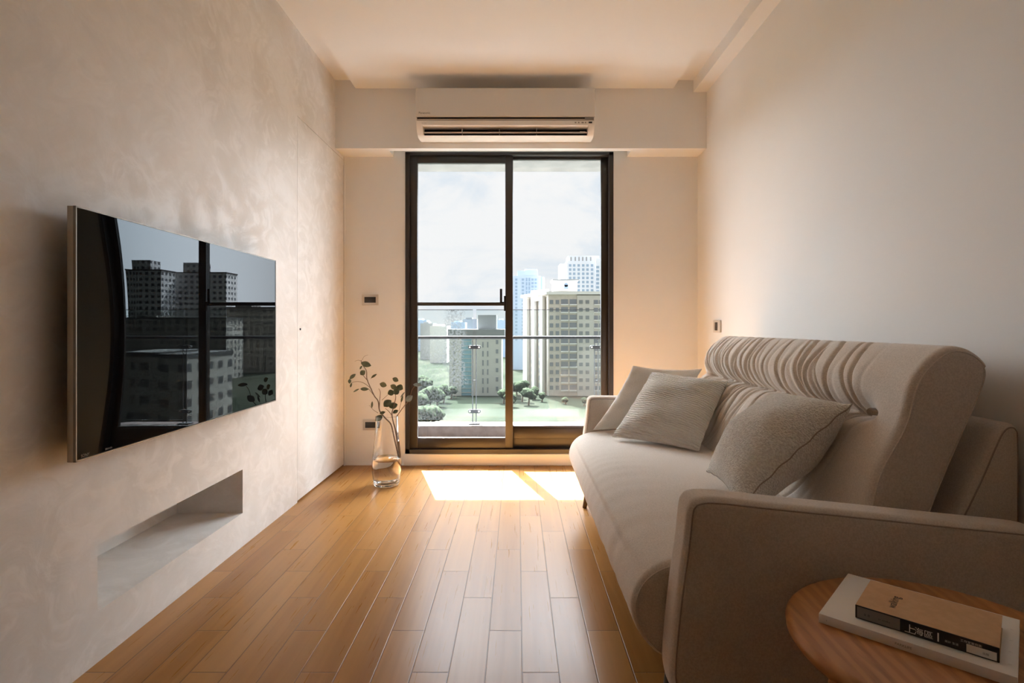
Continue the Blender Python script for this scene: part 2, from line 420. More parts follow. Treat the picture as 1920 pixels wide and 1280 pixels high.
# left plaster wall with the shelf niche, and a flush door in it
NY0, NY1, NZ0, NZ1, DY0, DZ1 = 1.636, 2.50, .152, .350, 3.12, 2.197
wl = boxes('wall_left', [(XL - .36, XL, YR, NY0, 0, 2.8), (XL - .36, XL, NY0, NY1, 0, NZ0), (XL - .36, XL, NY0, NY1, NZ1, 2.8),
    (XL - .36, XL - .30, NY0, NY1, NZ0, NZ1), (XL - .36, XL, NY1, DY0, 0, 2.8), (XL - .36, XL, DY0, 4.08, DZ1, 2.8)], M['plaster'], origin=(0, 0, 0))
tag(wl, **S)
d2 = box('door_2', XL - .05, XL, DY0 + .0022, YB - .012, .010, DZ1 - .003, M['plaster'], origin=(0, 0, 0)); tag(d2, **S)
tag(boxes('trim_1', [(XL - .36, XL - .054, DY0, 4.08, 0, DZ1)], M['darkgap'], origin=(0, 0, 0)), **S)
bm = bmesh.new(); tube(bm, [(XL - .002, 3.16, .985), (XL + .004, 3.16, .985)], .006, 12)
from_bm('door_pull', bm, M['black'], d2)
tag(box('wall_right', XR, XR + .2, YR, 4.08, 0, 2.8, M['paint'], origin=(0, 0, 0)), **S)
WX0, WX1, WZ1 = -.807, .692, 2.257
tag(boxes('wall_back', [(XL, WX0, YB, 4.08, 0, 2.8), (WX1, XR, YB, 4.08, 0, 2.8), (WX0, WX1, YB, 4.08, WZ1, 2.8), (WX0, WX1, YB, 4.08, 0, .085)], M['paint'], origin=(0, 0, 0)), **S)
tag(box('wall_rear', XL, XR, YR - .15, YR, 0, 2.8, M['paint'], origin=(0, 0, 0)), **S)
tag(box('ceiling', XL, XR, YR, 4.08, ZC, 2.8, M['ceil'], origin=(0, 0, 0)), **S)
tag(box('trim_2', -1.109, 1.069, YR, 3.768, 2.632, ZC, M['ceil'], origin=(0, 0, 0)), **S)        # dropped ceiling panel
tag(box('trim_3', 1.208, XR, YR, 3.768, 2.607, ZC, M['ceil'], origin=(0, 0, 0)), **S)            # boxed pipe along the right wall
tag(boxes('trim_4', [(XL, XR, 3.77, 3.827, 2.2225, ZC), (XL, -.89, 3.827, YB, 2.2225, ZC), (.79, XR, 3.827, YB, 2.2225, ZC)], M['paint'], origin=(0, 0, 0)), **S)
tag(box('trim_5', XL, XL + .010, YB - .010, YB, 0, 2.2225, M['ceil'], origin=(0, 0, 0)), **S)
tag(box('trim_6', WX0 - .012, WX1 + .012, YB - .014, YB, .001, .083, M['paint'], bev=.003, origin=(0, 0, 0)), **S)   # sill
tag(box('baseboard_back', XL + .011, WX0 - .013, YB - .006, YB, .001, .012, M['ceil'], origin=(0, 0, 0)), **S)

# ------------------------------------------------------------------ sliding balcony door
def X(p, d=4.0): return (p - VX) * d / F
def Z(p, d=4.0): return 1 - (p - VY) * d / F
dr = bpy.data.objects.new('door_1', None); C.objects.link(dr); dr.location = (-.06, 4.0, .085); tag(dr, **S)
fr = boxes('door_frame', [(WX0, X(768.5, 3.97), 3.955, 4.08, .085, WZ1), (X(1141.5, 3.97), WX1, 3.955, 4.08, .085, WZ1),
    (WX0, WX1, 3.955, 4.08, Z(291.5, 3.97), WZ1), (WX0, WX1, 3.955, 4.08, .085, .115)], M['bronze'], dr)
def sash(n, x0, x1, z0, z1, gx0, gx1, gz0, gz1, y0, mid=None):
    f = boxes('sash_frame', [(x0, gx0, y0, y0 + .03, z0, z1), (gx1, x1, y0, y0 + .03, z0, z1), (gx0, gx1, y0, y0 + .03, gz1, z1), (gx0, gx1, y0, y0 + .03, z0, gz0)]
              + ([(gx0, gx1, y0 + .002, y0 + .028, mid[0], mid[1])] if mid else []), M['bronze'], dr, bev=.002)
    if mid:
        box('glass_pane', gx0, gx1, y0 + .012, y0 + .018, gz0, mid[0], M['glass'], f); box('glass_pane', gx0, gx1, y0 + .012, y0 + .018, mid[1], gz1, M['glass'], f)
    else: box('glass_pane', gx0, gx1, y0 + .012, y0 + .018, gz0, gz1, M['glass'], f)
    return f
s1 = sash(0, X(768.5), X(961.5), Z(840), Z(290), X(784), X(947.5), Z(819), Z(307.5), 3.975, (Z(573), Z(566.5)))
s2 = sash(1, X(950, 4.03), X(1141.5, 4.03), Z(840, 4.03), Z(290, 4.03), X(962, 4.03), X(1126, 4.03), Z(797, 4.03), Z(300.5, 4.03), 4.012)
box('kick_panel', X(963, 4.02), X(1126, 4.02), 4.006, 4.012, Z(822, 4.0), Z(803, 4.0), M['bronze'], s2, bev=.002)
boxes('lock_handle', [(X(937.5), X(942), 3.952, 3.962, Z(568), Z(542)), (X(937.5), X(946), 3.952, 3.975, Z(570), Z(566)), (X(945), X(949.5), 3.957, 3.977, Z(583), Z(555))], M['black'], s1, bev=.0015)

# ------------------------------------------------------------------ balcony
tag(box('balcony_floor', -3.2, 5.0, 4.08, 5.25, -.12, -.01, M['deck'], origin=(0, 4.6, -.12)), **S)
tag(box('balcony_curb', -3.2, 5.0, 4.98, 5.2, -.01, .10, M['tile'], origin=(0, 5.1, -.01), bev=.006), **S)
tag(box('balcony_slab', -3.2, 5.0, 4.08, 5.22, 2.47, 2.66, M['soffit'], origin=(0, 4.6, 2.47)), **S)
tag(boxes('outer_wall', [(-3.2, XL, 4.08, 4.2, -.01, 2.47), (XR, 5.0, 4.08, 4.2, -.01, 2.47), (XL, WX0, 4.0805, 4.10, -.01, 2.47), (WX1, XR, 4.0805, 4.10, -.01, 2.47), (WX0, WX1, 4.0805, 4.10, WZ1, 2.47)], M['facade'], origin=(0, 4.1, 0)), **S)
rl = thing('balcony_railing', 'glass balcony railing with a grey handrail and clamped steel posts outside the sliding door', 'railing', (.1, 5.1, .10))
posts = [-2.6, -1.5, -.396, .728, 1.85, 2.97, 4.1]
for a, b in zip(posts, posts[1:]):
    box('glass_panel', a + .016, b - .016, 5.092, 5.102, .135, 1.152, M['railglass'], rl, origin=None)
    box('glass_edge', a + .016, b - .016, 5.091, 5.103, 1.1525, 1.158, M['steel'], rl)
box('handrail', posts[0], posts[-1], 5.045, 5.088, .885, .912, M['rail'], rl, bev=.004)
for a in posts:
    bm = bmesh.new(); tube(bm, [(a - .016, 5.068, .10), (a - .016, 5.068, .885)], .0045, 8); tube(bm, [(a + .016, 5.068, .10), (a + .016, 5.068, .885)], .0045, 8)
    add_box(bm, a - .02, a + .02, 5.064, 5.072, .50, .506)
    p = from_bm('post', bm, M['steel'], rl)
    box('base_plate', a - .05, a + .05, 5.035, 5.12, .1005, .112, M['steel'], p, bev=.002)
    for zz in (.81, .218):
        bm = bmesh.new()
        pts = [Vector((a + sx * .045 + math.cos(t) * .013 , 5.062, zz + math.sin(t) * .016)) for sx, t0 in ((1, -90), (-1, 90)) for t in [R(t0 + 22.5 * k) for k in range(9)]]
        f1 = bm.faces.new([bm.verts.new(q) for q in pts])
        r_ = bmesh.ops.extrude_face_region(bm, geom=[f1]); bmesh.ops.translate(bm, verts=[v for v in r_['geom'] if isinstance(v, bmesh.types.BMVert)], vec=(0, .028, 0))
        cl_ = from_bm('clamp', bm, M['rail'], p)
        for sx in (-1, 1):
            bm = bmesh.new(); tube(bm, [(a + sx * .042, 5.0605, zz), (a + sx * .042, 5.064, zz)], .009, 14)
            from_bm('bolt', bm, M['whiteplastic'], cl_)

# ------------------------------------------------------------------ television
tv = thing('television', 'large flat black television on the left plaster wall, reflecting the window', 'television', (-1.19, 2.06, .64))
TY0, TY1, TZ0, TZ1 = 1.454, 2.660, .640, 1.320
box('screen', -1.174, -1.1700, TY0 + .004, TY1 - .004, TZ0 + .006, TZ1 - .004, M['screen'], tv)
boxes('bezel', [(-1.176, -1.1685, TY0, TY0 + .0035, TZ0, TZ1), (-1.176, -1.1685, TY1 - .0035, TY1, TZ0, TZ1), (-1.176, -1.1685, TY0, TY1, TZ1 - .0035, TZ1), (-1.176, -1.1685, TY0, TY1, TZ0, TZ0 + .0045)], M['bezel'], tv)
box('back_shell', -1.192, -1.176, TY0, TY1, TZ0, TZ1, M['champagne'], tv, bev=.001)
box('wall_bracket', -1.249, -1.192, 1.85, 2.27, .85, 1.12, M['black'], tv)
lettering('SONY', .011, (-1.1698, TY0 + .018, TZ0 + .009), (0, 1, 0), (0, 0, 1), M['greyprint'], tv)
lettering('BRAVIA', .008, (-1.1698, TY0 + .105, TZ0 + .009), (0, 1, 0), (0, 0, 1), M['greyprint'], tv)

# ------------------------------------------------------------------ air conditioner
AX0, AX1 = -.655, .500
ac = thing('air_conditioner', 'white wall-mounted air conditioner on the beam above the balcony door', 'air conditioner', (-.08, 3.77, 2.225))
def xprism(name, prof, x0, x1, material, parent, bev=0):
    bm = bmesh.new(); a = [bm.verts.new((x0, y, z)) for y, z in prof]; b = [bm.verts.new((x1, y, z)) for y, z in prof]; n = len(prof)
    bm.faces.new(a); bm.faces.new(b[::-1])
    for i in range(n): bm.faces.new((a[i], a[(i + 1) % n], b[(i + 1) % n], b[i]))
    return from_bm(name, bm, material, parent, angle=35)
CH = .040
mid_prof = [(3.768, 2.530), (3.572, 2.530), (3.572, 2.335), (3.557, 2.334), (3.562, 2.306), (3.70, 2.304), (3.71, 2.268), (3.607, 2.254), (3.618, 2.249), (3.645, 2.247), (3.70, 2.251), (3.768, 2.262)]
chk_prof = [(3.768, 2.530), (3.572, 2.530), (3.572, 2.335), (3.557, 2.334), (3.562, 2.306), (3.578, 2.280), (3.600, 2.260), (3.618, 2.249), (3.645, 2.247), (3.70, 2.251), (3.768, 2.262)]
xprism('casing', mid_prof, AX0 + CH, AX1 - CH, M['whiteplastic'], ac)
xprism('end_cap', chk_prof, AX0, AX0 + CH, M['whiteplastic'], ac)
xprism('end_cap', chk_prof, AX1 - CH, AX1, M['whiteplastic'], ac)
box('front_panel', AX0 - .002, AX1 + .002, 3.548, 3.571, 2.357, 2.541, M['acpanel'], ac, bev=.004, seg=3)
box('intake_slot', AX0 + .004, AX1 - .004, 3.564, 3.5715, 2.336, 2.3565, M['darkgap'], ac)
box('trim_strip', AX0 + .004, AX1 - .004, 3.5575, 3.5635, 2.3365, 2.3445, M['champagne'], ac)
box('outlet_cavity', AX0 + CH, AX1 - CH, 3.64, 3.646, 2.2575, 2.3045, M['black'], ac)
lv = xprism('louver', [(3.598, 2.270), (3.600, 2.2745), (3.632, 2.278), (3.632, 2.274)], AX0 + CH + .002, AX1 - CH - .002, M['acpanel'], ac)
for i in range(3):
    xx = AX0 + .29 + i * .245
    box('fin', xx, xx + .004, 3.60, 3.638, 2.262, 2.302, M['greyprint'], ac)
lettering('Panasonic', .019, (AX0 + .018, 3.548, 2.3735), (1, 0, 0), (0, 0, 1), M['label'], ac)
lettering('nanoe', .014, (AX0 + .032, 3.560, 2.316), (1, 0, 0), (0, .15, .98), M['greyprint'], ac, lift=.001)
box('display_window', AX1 - .038, AX1 - .016, 3.5555, 3.561, 2.3165, 2.326, M['black'], ac)
for i, wd in enumerate((.010, .008, .014, .008)):
    box('indicator', AX1 - .128 + i * .022, AX1 - .128 + i * .022 + wd, 3.5572, 3.561, 2.317, 2.325, M['greyprint'], ac)
box('sensor', AX1 - .062, AX1 - .006, 3.556, 3.5635, 2.338, 2.353, M['greyprint'], ac)
box('energy_sticker', AX1 - CH - .045, AX1 - CH - .008, 3.6375, 3.6395, 2.284, 2.293, M['whiteprint'], ac)

# ------------------------------------------------------------------ wall plates
def plate(name, label, cx_, cz_, wd, hg, fw, fh):
    t = thing(name, label, 'socket' if 'outlet' in name else 'switch', (cx_, YB, cz_ - hg / 2))
    box('plate', cx_ - wd / 2, cx_ + wd / 2, YB - .008, YB, cz_ - hg / 2, cz_ + hg / 2, M['switchplate'], t, bev=.003)
    box('face', cx_ - fw / 2, cx_ + fw / 2, YB - .0105, YB - .008, cz_ - fh / 2, cz_ + fh / 2, M['switchface'], t, bev=.001)
plate('light_switch', 'dark light switch in a pale frame on the back wall left of the balcony door', X(694.5, 3.96), Z(562, 3.96), .118, .078, .082, .042)
plate('wall_outlet', 'low dark wall outlet in a pale frame half hidden by the glass vase', X(696, 3.96), Z(796, 3.96), .118, .078, .082, .042)
t = thing('thermostat_switch', 'small switch plate on the right wall just above the far end of the sofa', 'switch', (XR, 3.555, .96))
box('plate', XR - .012, XR, 3.50, 3.615, .962, 1.042, M['switchplate'], t, bev=.003)
box('face', XR - .0145, XR - .012, 3.535, 3.58, .975, 1.028, M['switchface'], t, bev=.001)

# ------------------------------------------------------------------ sofa
sofa = thing('sofa', 'long taupe velvet sofa with a gathered backrest along the right wall', 'sofa', (.8, 2.18, 0))
def rz(pts, n=5): return [(v.x, v.y) for v in catmull([(a, b, 0) for a, b in pts], n, closed=True)]
SY0, SY1 = 1.245, 3.10
armP = rz([(.388, .575), (.380, .50), (.366, .40), (.357, .32), (.350, .24), (.350, .195), (.362, .150), (.392, .118), (.46, .11), (.7, .11), (1.0, .11), (1.20, .115), (1.232, .15), (1.235, .30), (1.232, .48), (1.225, .515), (1.19, .533), (1.0, .553), (.8, .574), (.6, .594), (.46, .609), (.413, .607), (.396, .596)], 5)
farP = rz([(.388, .585), (.380, .50), (.366, .40), (.357, .32), (.350, .24), (.350, .195), (.362, .150), (.392, .118), (.46, .11), (.7, .11), (1.0, .11), (1.20, .115), (1.232, .15), (1.235, .30), (1.235, .55), (1.225, .59), (1.19, .605), (1.0, .61), (.8, .612), (.6, .613), (.46, .615), (.413, .614), (.396, .605)], 5)
near = profile_solid('arm', armP, SY0, SY0 + .098, 10, .022, M['sofa'], sofa)
seam_loop('piping', armP, SY0 + .003, .011, .0022, M['seam'], near)
far = profile_solid('arm', farP, SY1 - .095, SY1, 10, .022, M['sofa'], sofa)
seam_loop('piping', farP, SY1 - .093, .010, .0022, M['seam'], far)

seatP = rz([(1.10, .432), (.9, .436), (.7, .438), (.52, .437), (.42, .430), (.35, .412), (.305, .378), (.284, .335), (.282, .295), (.296, .252), (.325, .212), (.358, .186), (.42, .172), (.6, .170), (.9, .170), (1.10, .172)], 6)
def wr(y, z, ph, fr):     # sharp-bottomed soft folds
    return abs(math.sin(y * fr + ph)) ** .7
def seat_disp(i, p, y):
    x, z = p
    t = max(0, min(1, (.56 - x) / .2)) if z > .2 else 0
    e = min(1, (y - 1.36) / .12, (2.98 - y) / .1); e = max(0, e)
    q = y + .10 * (z - .36) + .25 * max(0, x - .3) ** 1.3
    f = (.0011 * math.sin(q * 29 + 2.5 * math.sin(q * 4.3)) + .0007 * math.sin(q * 67 + 3 * math.sin(q * 5.1))) * (.6 + .5 * math.sin(q * 3.7 + 1))
    crown = .012 * math.sin(math.pi * max(0, min(1, (y - 1.34) / 1.66))) if z > .38 else 0
    return f * t * e + crown
seat = profile_solid('seat_cushion', seatP, SY0 + .101, SY1 - .098, 260, .022, M['sofa'], sofa, seat_disp)
seam_loop('piping', seatP, SY0 + .1045, .011, .0028, M['sofa'], seat, None, seat_disp)

# big leaning back cushion, tufted and gathered along a line
backP = rz([(.868, .440), (.884, .475), (.905, .52), (.930, .58), (.955, .64), (.978, .70), (1.000, .76), (1.022, .82), (1.045, .875), (1.078, .922), (1.125, .948), (1.175, .940), (1.212, .908), (1.220, .868), (1.196, .80), (1.160, .72), (1.125, .64), (1.092, .56), (1.070, .50), (1.052, .445), (1.0, .438), (.93, .437)], 12)
def ss(a, b, v):
    t = max(0, min(1, (v - a) / (b - a))); return t * t * (3 - 2 * t)
ZCR = .758
random.seed(3)
FK = []
yy = 1.50
while yy < 3.0:
    FK.append((yy, random.choice((.35, .7, 1.0, 1.5)), random.uniform(-.14, .14), random.uniform(.8, 1.7), random.uniform(.005, .010))); yy += random.choice((.021, .028, .036, .045, .056))
def folds(y, dz):
    s = 0
    for (c, a, sl, ln, wd) in FK:
        cc = c + sl * abs(dz) * 1.0 + (.16 * dz + .9 * dz * dz if dz > 0 else -.10 * dz + 1.1 * dz * dz)
        cc += .010 * math.sin(dz * 21 + c * 40)
        u = (y - cc) / wd
        if abs(u) < 4: s -= a * math.exp(-u * u * .55) * math.exp(-max(0, abs(dz) - .07 * ln) / (.09 * ln))
    return s
def back_disp(i, p, y):
    x, z = p
    front = (x < 1.0 + (z - .76) * .37 + .06) or z > .90
    if not front: return 0
    c = ss(1.50, 1.66, y) * (1 - ss(2.93, 2.975, y) * .6)
    dz = z - ZCR
    d = -(.030 * math.exp(-(dz / .034) ** 2) + .030 * math.exp(-(dz / .011) ** 2)) * c
    d += .024 * math.exp(-((z - .845) / .06) ** 2) * (.5 + .5 * c)
    d += .020 * math.exp(-((z - .62) / .09) ** 2)
    d -= .030 * math.exp(-((y - 1.60) / .05) ** 2 - (dz / .035) ** 2)
    arc = dz + (max(0, x - 1.09) * 1.0 if z > .9 else 0)      # distance travelled over the roll
    env = 1 if dz > 0 else .85
    ey = ss(1.52, 1.72, y) * (1 - ss(2.95, 2.99, y))
    if dz > 0 and y < 2.05: ey *= max(.0, min(1, .35 + (y - 1.6) / .7 * (1 if dz > .05 else 1.6)))
    if ey > 0 and env > .02: d += max(-.026, folds(y, arc) * .0165 * env * ey)
    return d
BY0, BY1 = 1.415, 2.985
back = profile_solid('back_cushion', backP, BY0, BY1, 760, .028, M['sofa'], sofa, back_disp)
seam_loop('piping', backP, BY0 + .004, .014, .0026, M['sofa'], back, None, back_disp)
bm = bmesh.new()
tube(bm, [(1.052, 1.60, .757), (1.02, 1.585, .755), (1.035, 1.56, .75)], [.006, .011, .004], 10)
from_bm('tuft_button', bm, M['seam'], back)

bolP = rz([(1.085, .45), (1.115, .49), (1.150, .555), (1.185, .63), (1.215, .70), (1.235, .738), (1.258, .752), (1.280, .742), (1.287, .70), (1.287, .5), (1.287, .3), (1.285, .20), (1.2, .19), (1.14, .195), (1.12, .3), (1.10, .40)], 6)
bol = profile_solid('back_frame', bolP, 1.40, 3.02, 60, .020, M['sofa'], sofa)
seam_loop('piping', bolP, 1.403, .010, .0022, M['seam'], bol)
box('base_frame', .44, 1.24, SY0 + .10, SY1 - .10, .125, .168, M['black'], sofa, bev=.004)
for (lx, ly, sx, sy) in ((.405, 1.40, -1, -1), (.405, 3.01, -1, 1), (1.19, 1.40, 1, -1), (1.19, 3.01, 1, 1)):
    bm = bmesh.new()
    tube(bm, [(lx, ly, .170), (lx + sx * .018, ly + sy * .012, .085), (lx + sx * .035, ly + sy * .022, 0)], [.024, .018, .011], 14)
    from_bm('leg', bm, M['legwood'] if ly > 2 else M['black'], sofa)

# ------------------------------------------------------------------ pillows
def pillow(name, label, c, T, material, n=44, pinch=.06, seam=None, sag=(0, 0, 0), lump=.006, seed=0, pw=.55):
    """c: bottom-left, bottom-right, top-right, top-left corners"""
    c = [Vector(q) for q in c]; nrm = ((c[1] - c[0]).cross(c[3] - c[0])).normalized()
    bm = bmesh.new(); uvl = bm.loops.layers.uv.new('UVMap'); rnd = random.Random(seed)
    ph = [rnd.uniform(0, 6) for _ in range(6)]
    def pt(u, v, s):
        uu = u * (1 - pinch * (1 - v * v)); vv = v * (1 - pinch * (1 - u * u))
        a, b = (uu + 1) / 2, (vv + 1) / 2
        p = c[0] * (1 - a) * (1 - b) + c[1] * a * (1 - b) + c[2] * a * b + c[3] * (1 - a) * b
        h = max(0, (1 - abs(u) ** 2.4)) ** pw * max(0, (1 - abs(v) ** 2.4)) ** pw
        wv = lump * h * (math.sin(5 * u + ph[0] + 2 * v) + math.sin(7 * v + ph[1] - 3 * u) + .5 * math.sin(13 * u * v + ph[2]))
        edge = 1 - h
        crease = .35 * lump * edge * (math.sin(21 * u + ph[3]) * abs(v) ** 3 + math.sin(19 * v + ph[4]) * abs(u) ** 3)
        return p + nrm * s * (T / 2 * h + wv * .6 + .001) + nrm * crease + Vector(sag) * h
    grid = {}
    us = [math.sin(math.pi / 2 * (2 * i / n - 1)) for i in range(n + 1)]
    for s in (1, -1):
        for i, u in enumerate(us):
            for j, v in enumerate(us):
                bd = i in (0, n) or j in (0, n)
                if bd and s == -1: grid[(s, i, j)] = grid[(1, i, j)]
                else: grid[(s, i, j)] = bm.verts.new(pt(u, v, s) if not bd else pt(u, v, 0))
        for i in range(n):
            for j in range(n):
                q = [grid[(s, i, j)], grid[(s, i + 1, j)], grid[(s, i + 1, j + 1)], grid[(s, i, j + 1)]]
                uvq = [(us[i], us[j]), (us[i + 1], us[j]), (us[i + 1], us[j + 1]), (us[i], us[j + 1])]
                f = bm.faces.new(q)
                for lp, (a, b) in zip(f.loops, uvq): lp[uvl].uv = ((a + 1) / 2, (b + 1) / 2)
    org = (c[0] + c[1]) / 2
    o = from_bm(name, bm, material, None, org, angle=170)
    tag(o, label, 'cushion')
    if seam:
        bm = bmesh.new(); pts = []
        for i in range(n): pts.append(pt(us[i], -1, 0))
        for i in range(n): pts.append(pt(1, us[i], 0))
        for i in range(n): pts.append(pt(-us[i], 1, 0))
        for i in range(n): pts.append(pt(-1, -us[i], 0))
        loop_tube(bm, pts, .0022)
        from_bm('seam', bm, seam, o)
    return o
pillow('throw_pillow', 'plain cream pillow tucked behind the ribbed one against the far arm', [(.40, 2.91, .452), (.80, 2.84, .452), (.985, 2.925, .775), (.625, 2.965, .79)], .10, M['linen'], seed=2, pinch=.08)
pillow('throw_pillow', 'ribbed cream pillow tilted in the middle of the sofa seat', [(.465, 2.70, .460), (.792, 2.395, .458), (1.00, 2.60, .742), (.710, 2.895, .762)], .13, M['ribbed'], seed=5, pinch=.05)
pillow('throw_pillow', 'plump nubby cream pillow leaning on the backrest beside the near arm', [(.665, 1.93, .492), (.60, 1.50, .500), (.972, 1.59, .775), (.985, 1.96, .755)], .23, M['boucle'], seed=9, pinch=.10, seam=M['seam'], pw=.62)

# ------------------------------------------------------------------ side table and books
TX, TY, TZ, TR = .75, .963, .450, .252
tb = thing('side_table', 'round walnut side table in front of the near sofa arm', 'table', (TX, TY, 0))
prof = [(0, TZ), (TR - .012, TZ), (TR - .005, TZ - .002), (TR, TZ - .008), (TR - .001, TZ - .020), (TR - .010, TZ - .032), (TR - .030, TZ - .044), (TR - .055, TZ - .050), (0, TZ - .050)]
bm = bmesh.new(); lathe(bm, prof, TX, TY, 96); from_bm('table_top', bm, M['walnut'], tb, angle=50)
for a in (172, 292, 52):
    bm = bmesh.new(); ca, sa = math.cos(R(a)), math.sin(R(a))
    tube(bm, [(TX + ca * .165, TY + sa * .165, TZ - .048), (TX + ca * .19, TY + sa * .19, .22), (TX + ca * .215, TY + sa * .215, 0)], [.020, .018, .013], 16)
    from_bm('leg', bm, M['walnut'], tb)
def book(name, label, TLc, Lc, Rc, z0, z1, cover, spine, pages):
    """TLc far-left, Lc near-left (spine starts), Rc far-right, in plan"""
    TLc, Lc, Rc = Vector(TLc), Vector(Lc), Vector(Rc)
    e = (Rc - TLc); L = e.length; e.normalize(); g = (Lc - TLc); W = g.length; g.normalize()
    t = thing(name, label, 'book', (*(TLc + e * L / 2 + g * W / 2), z0))
    mt = Matrix(((e.x, -g.x, 0, Lc.x), (e.y, -g.y, 0, Lc.y), (0, 0, 1, 0), (0, 0, 0, 1)))   # local x along spine, y away from spine
    th = .0016
    box('cover', 0, L, 0, W, z1 - th, z1, cover, t, mtx=mt, bev=.0005); box('cover', 0, L, 0, W, z0, z0 + th, cover, t, mtx=mt)
    box('pages', .0015, L - .0015, .0016, W - .002, z0 + th, z1 - th, pages, t, mtx=mt)
    sp_ = box('spine', 0, L, -.0012, .0014, z0, z1, spine, t, mtx=mt, bev=.0008)
    return t, sp_, mt, L, W
def P3(mt, x, y, z): return mt @ Vector((x, y, z))
b1, sp1, mt, L, W = book('book', 'larger white book lying flat on the round side table under the brown one', (.714, 1.186), (.561, 1.022), (.913, .998), .4505, .4675, M['paper'], M['paper'], M['pages'])
ex = (P3(mt, 1, 0, 0) - P3(mt, 0, 0, 0)); ey_ = (P3(mt, 0, 1, 0) - P3(mt, 0, 0, 0))
lettering('PARKLIFE', .0058, P3(mt, .118, -.0012, .4568), ex, (0, 0, 1), M['greyprint'], sp1)
lettering('1', .005, P3(mt, .012, -.0012, .457), ex, (0, 0, 1), M['greyprint'], sp1)
for k in range(4): lettering('i', .007, P3(mt, L - .012, .035 + k * .045, .4675), -ey_, ex, M['greyprint'], b1)
b2, sp2, mt, L, W = book('book', 'smaller brown kraft covered book with a black spine on top of the white book', (.710, 1.104), (.619, 1.006), (.854, .967), .4680, .4915, M['kraft'], M['blackcard'], M['pages'])
ex = (P3(mt, 1, 0, 0) - P3(mt, 0, 0, 0)); ey_ = (P3(mt, 0, 1, 0) - P3(mt, 0, 0, 0))
box('grey_spine_panel', .003, .068, -.0016, -.0010, .4700, .4897, M['greycard'], sp2, mtx=mt)
box('white_spine_panel', .158, .1955, -.0016, -.0010, .4700, .4830, M['whiteprint'], sp2, mtx=mt)
lettering('walking', .019, P3(mt, .056, .030, .4915), ey_, -ex, M['label'], b2)
lettering('\u4e0a', .017, P3(mt, .074, -.0016, .4722), ex, (0, 0, 1), M['whiteprint'], sp2)
lettering('\u6d77\u5340', .0135, P3(mt, .088, -.0016, .4735), ex, (0, 0, 1), M['whiteprint'], sp2)
lettering('1', .021, P3(mt, .116, -.0016, .4722), ex, (0, 0, 1), M['whiteprint'], sp2, extrude=.0003)
lettering('\u8a2d\u8a08 \u751f\u6d3b', .0042, P3(mt, .130, -.0016, .4755), ex, (0, 0, 1), M['whiteprint'], sp2)
lettering('\u5de5\u4f5c\u5ba4\u6848\u4f8b\u96c6', .0046, P3(mt, .150, -.0016, .4845), ex, (0, 0, 1), M['whiteprint'], sp2)
lettering('\u51fa\u7248', .0042, P3(mt, .178, -.0017, .4745), ex, (0, 0, 1), M['label'], sp2)
lettering('a e', .008, P3(mt, .014, -.0016, .477), ex, (0, 0, 1), M['label'], sp2)
lettering('m studio', .005, P3(mt, .036, -.0016, .477), ex, (0, 0, 1), M['label'], sp2)

# ------------------------------------------------------------------ vase with eucalyptus
VXc, VYc = -.825, 3.47
vs_ = thing('glass_vase', 'tall clear glass vase half full of water on the floor by the balcony door', 'vase', (VXc, VYc, 0))
outer = catmull([(.066, .001, 0), (.076, .006, 0), (.084, .035, 0), (.0905, .09, 0), (.0915, .14, 0), (.087, .19, 0), (.079, .26, 0), (.073, .33, 0), (.070, .38, 0), (.070, .435, 0)], 5)
inner = [Vector((max(.0, v.x - .0045), v.y, 0)) for v in outer if v.y > .03]
prof = [(0, .001)] + [(v.x, v.y) for v in outer] + [(v.x, v.y + .001) for v in reversed(inner)] + [(.06, .020), (0, .017)]
bm = bmesh.new(); lathe(bm, prof, VXc, VYc, 64); from_bm('glass_body', bm, M['vaseglass'], vs_, angle=70)
wp = [(0, .0185), (.058, .0215)] + [(v.x - .0005, v.y) for v in inner if v.y < .172]
wp += [(wp[-1][0] - .003, .1735), (0, .1735)]
bm = bmesh.new(); lathe(bm, wp, VXc, VYc, 64); from_bm('water', bm, M['water'], vs_, angle=60)

def leaf_mesh(bm, p, d, n_, L, W):
    d = d.normalized(); s = d.cross(n_).normalized(); n_ = s.cross(d).normalized()
    A = 7; rows = []
    for i in range(A + 1):
        t = i / A; wd = W * math.sin(math.pi * min(1, t * .97 + .015)) ** .75 * .5
        c0 = p + d * L * t - n_ * L * .18 * t * t
        rows.append([bm.verts.new(c0 + s * wd * k + n_ * abs(k) * W * .10 + n_ * .0) for k in (-1, -.5, 0, .5, 1)])
    for a, b in zip(rows, rows[1:]):
        for k in range(4): bm.faces.new((a[k], a[k + 1], b[k + 1], b[k]))
def branch(label, stems, leaves, base):
    br = thing('eucalyptus_branch', label, 'branch', base, 'eucalyptus branches in the glass vase')
    bm = bmesh.new()
    for pts, r0, r1 in stems:
        P = catmull([px(*p) for p in pts], 5); n = len(P)
        tube(bm, P, [r0 + (r1 - r0) * i / (n - 1) for i in range(n)], 7)
    st = from_bm('stem', bm, M['stem'], br)
    for (x0, y0, x1, y1, w_, dd, pale) in leaves:
        a = px(x0, y0, dd); b = px(x1, y1, dd + random.uniform(-.02, .02)); L = (b - a).length
        bm = bmesh.new(); leaf_mesh(bm, a, b - a, Vector((random.uniform(-.3, .3), -1, random.uniform(.1, .7))), L, w_ * 3.45 / F)
        me_o = from_bm('leaf', bm, M['paleleaf'] if pale else M['leaf'], br, angle=80)
        md = me_o.modifiers.new('s', 'SOLIDIFY'); md.thickness = .0008
D = 3.44
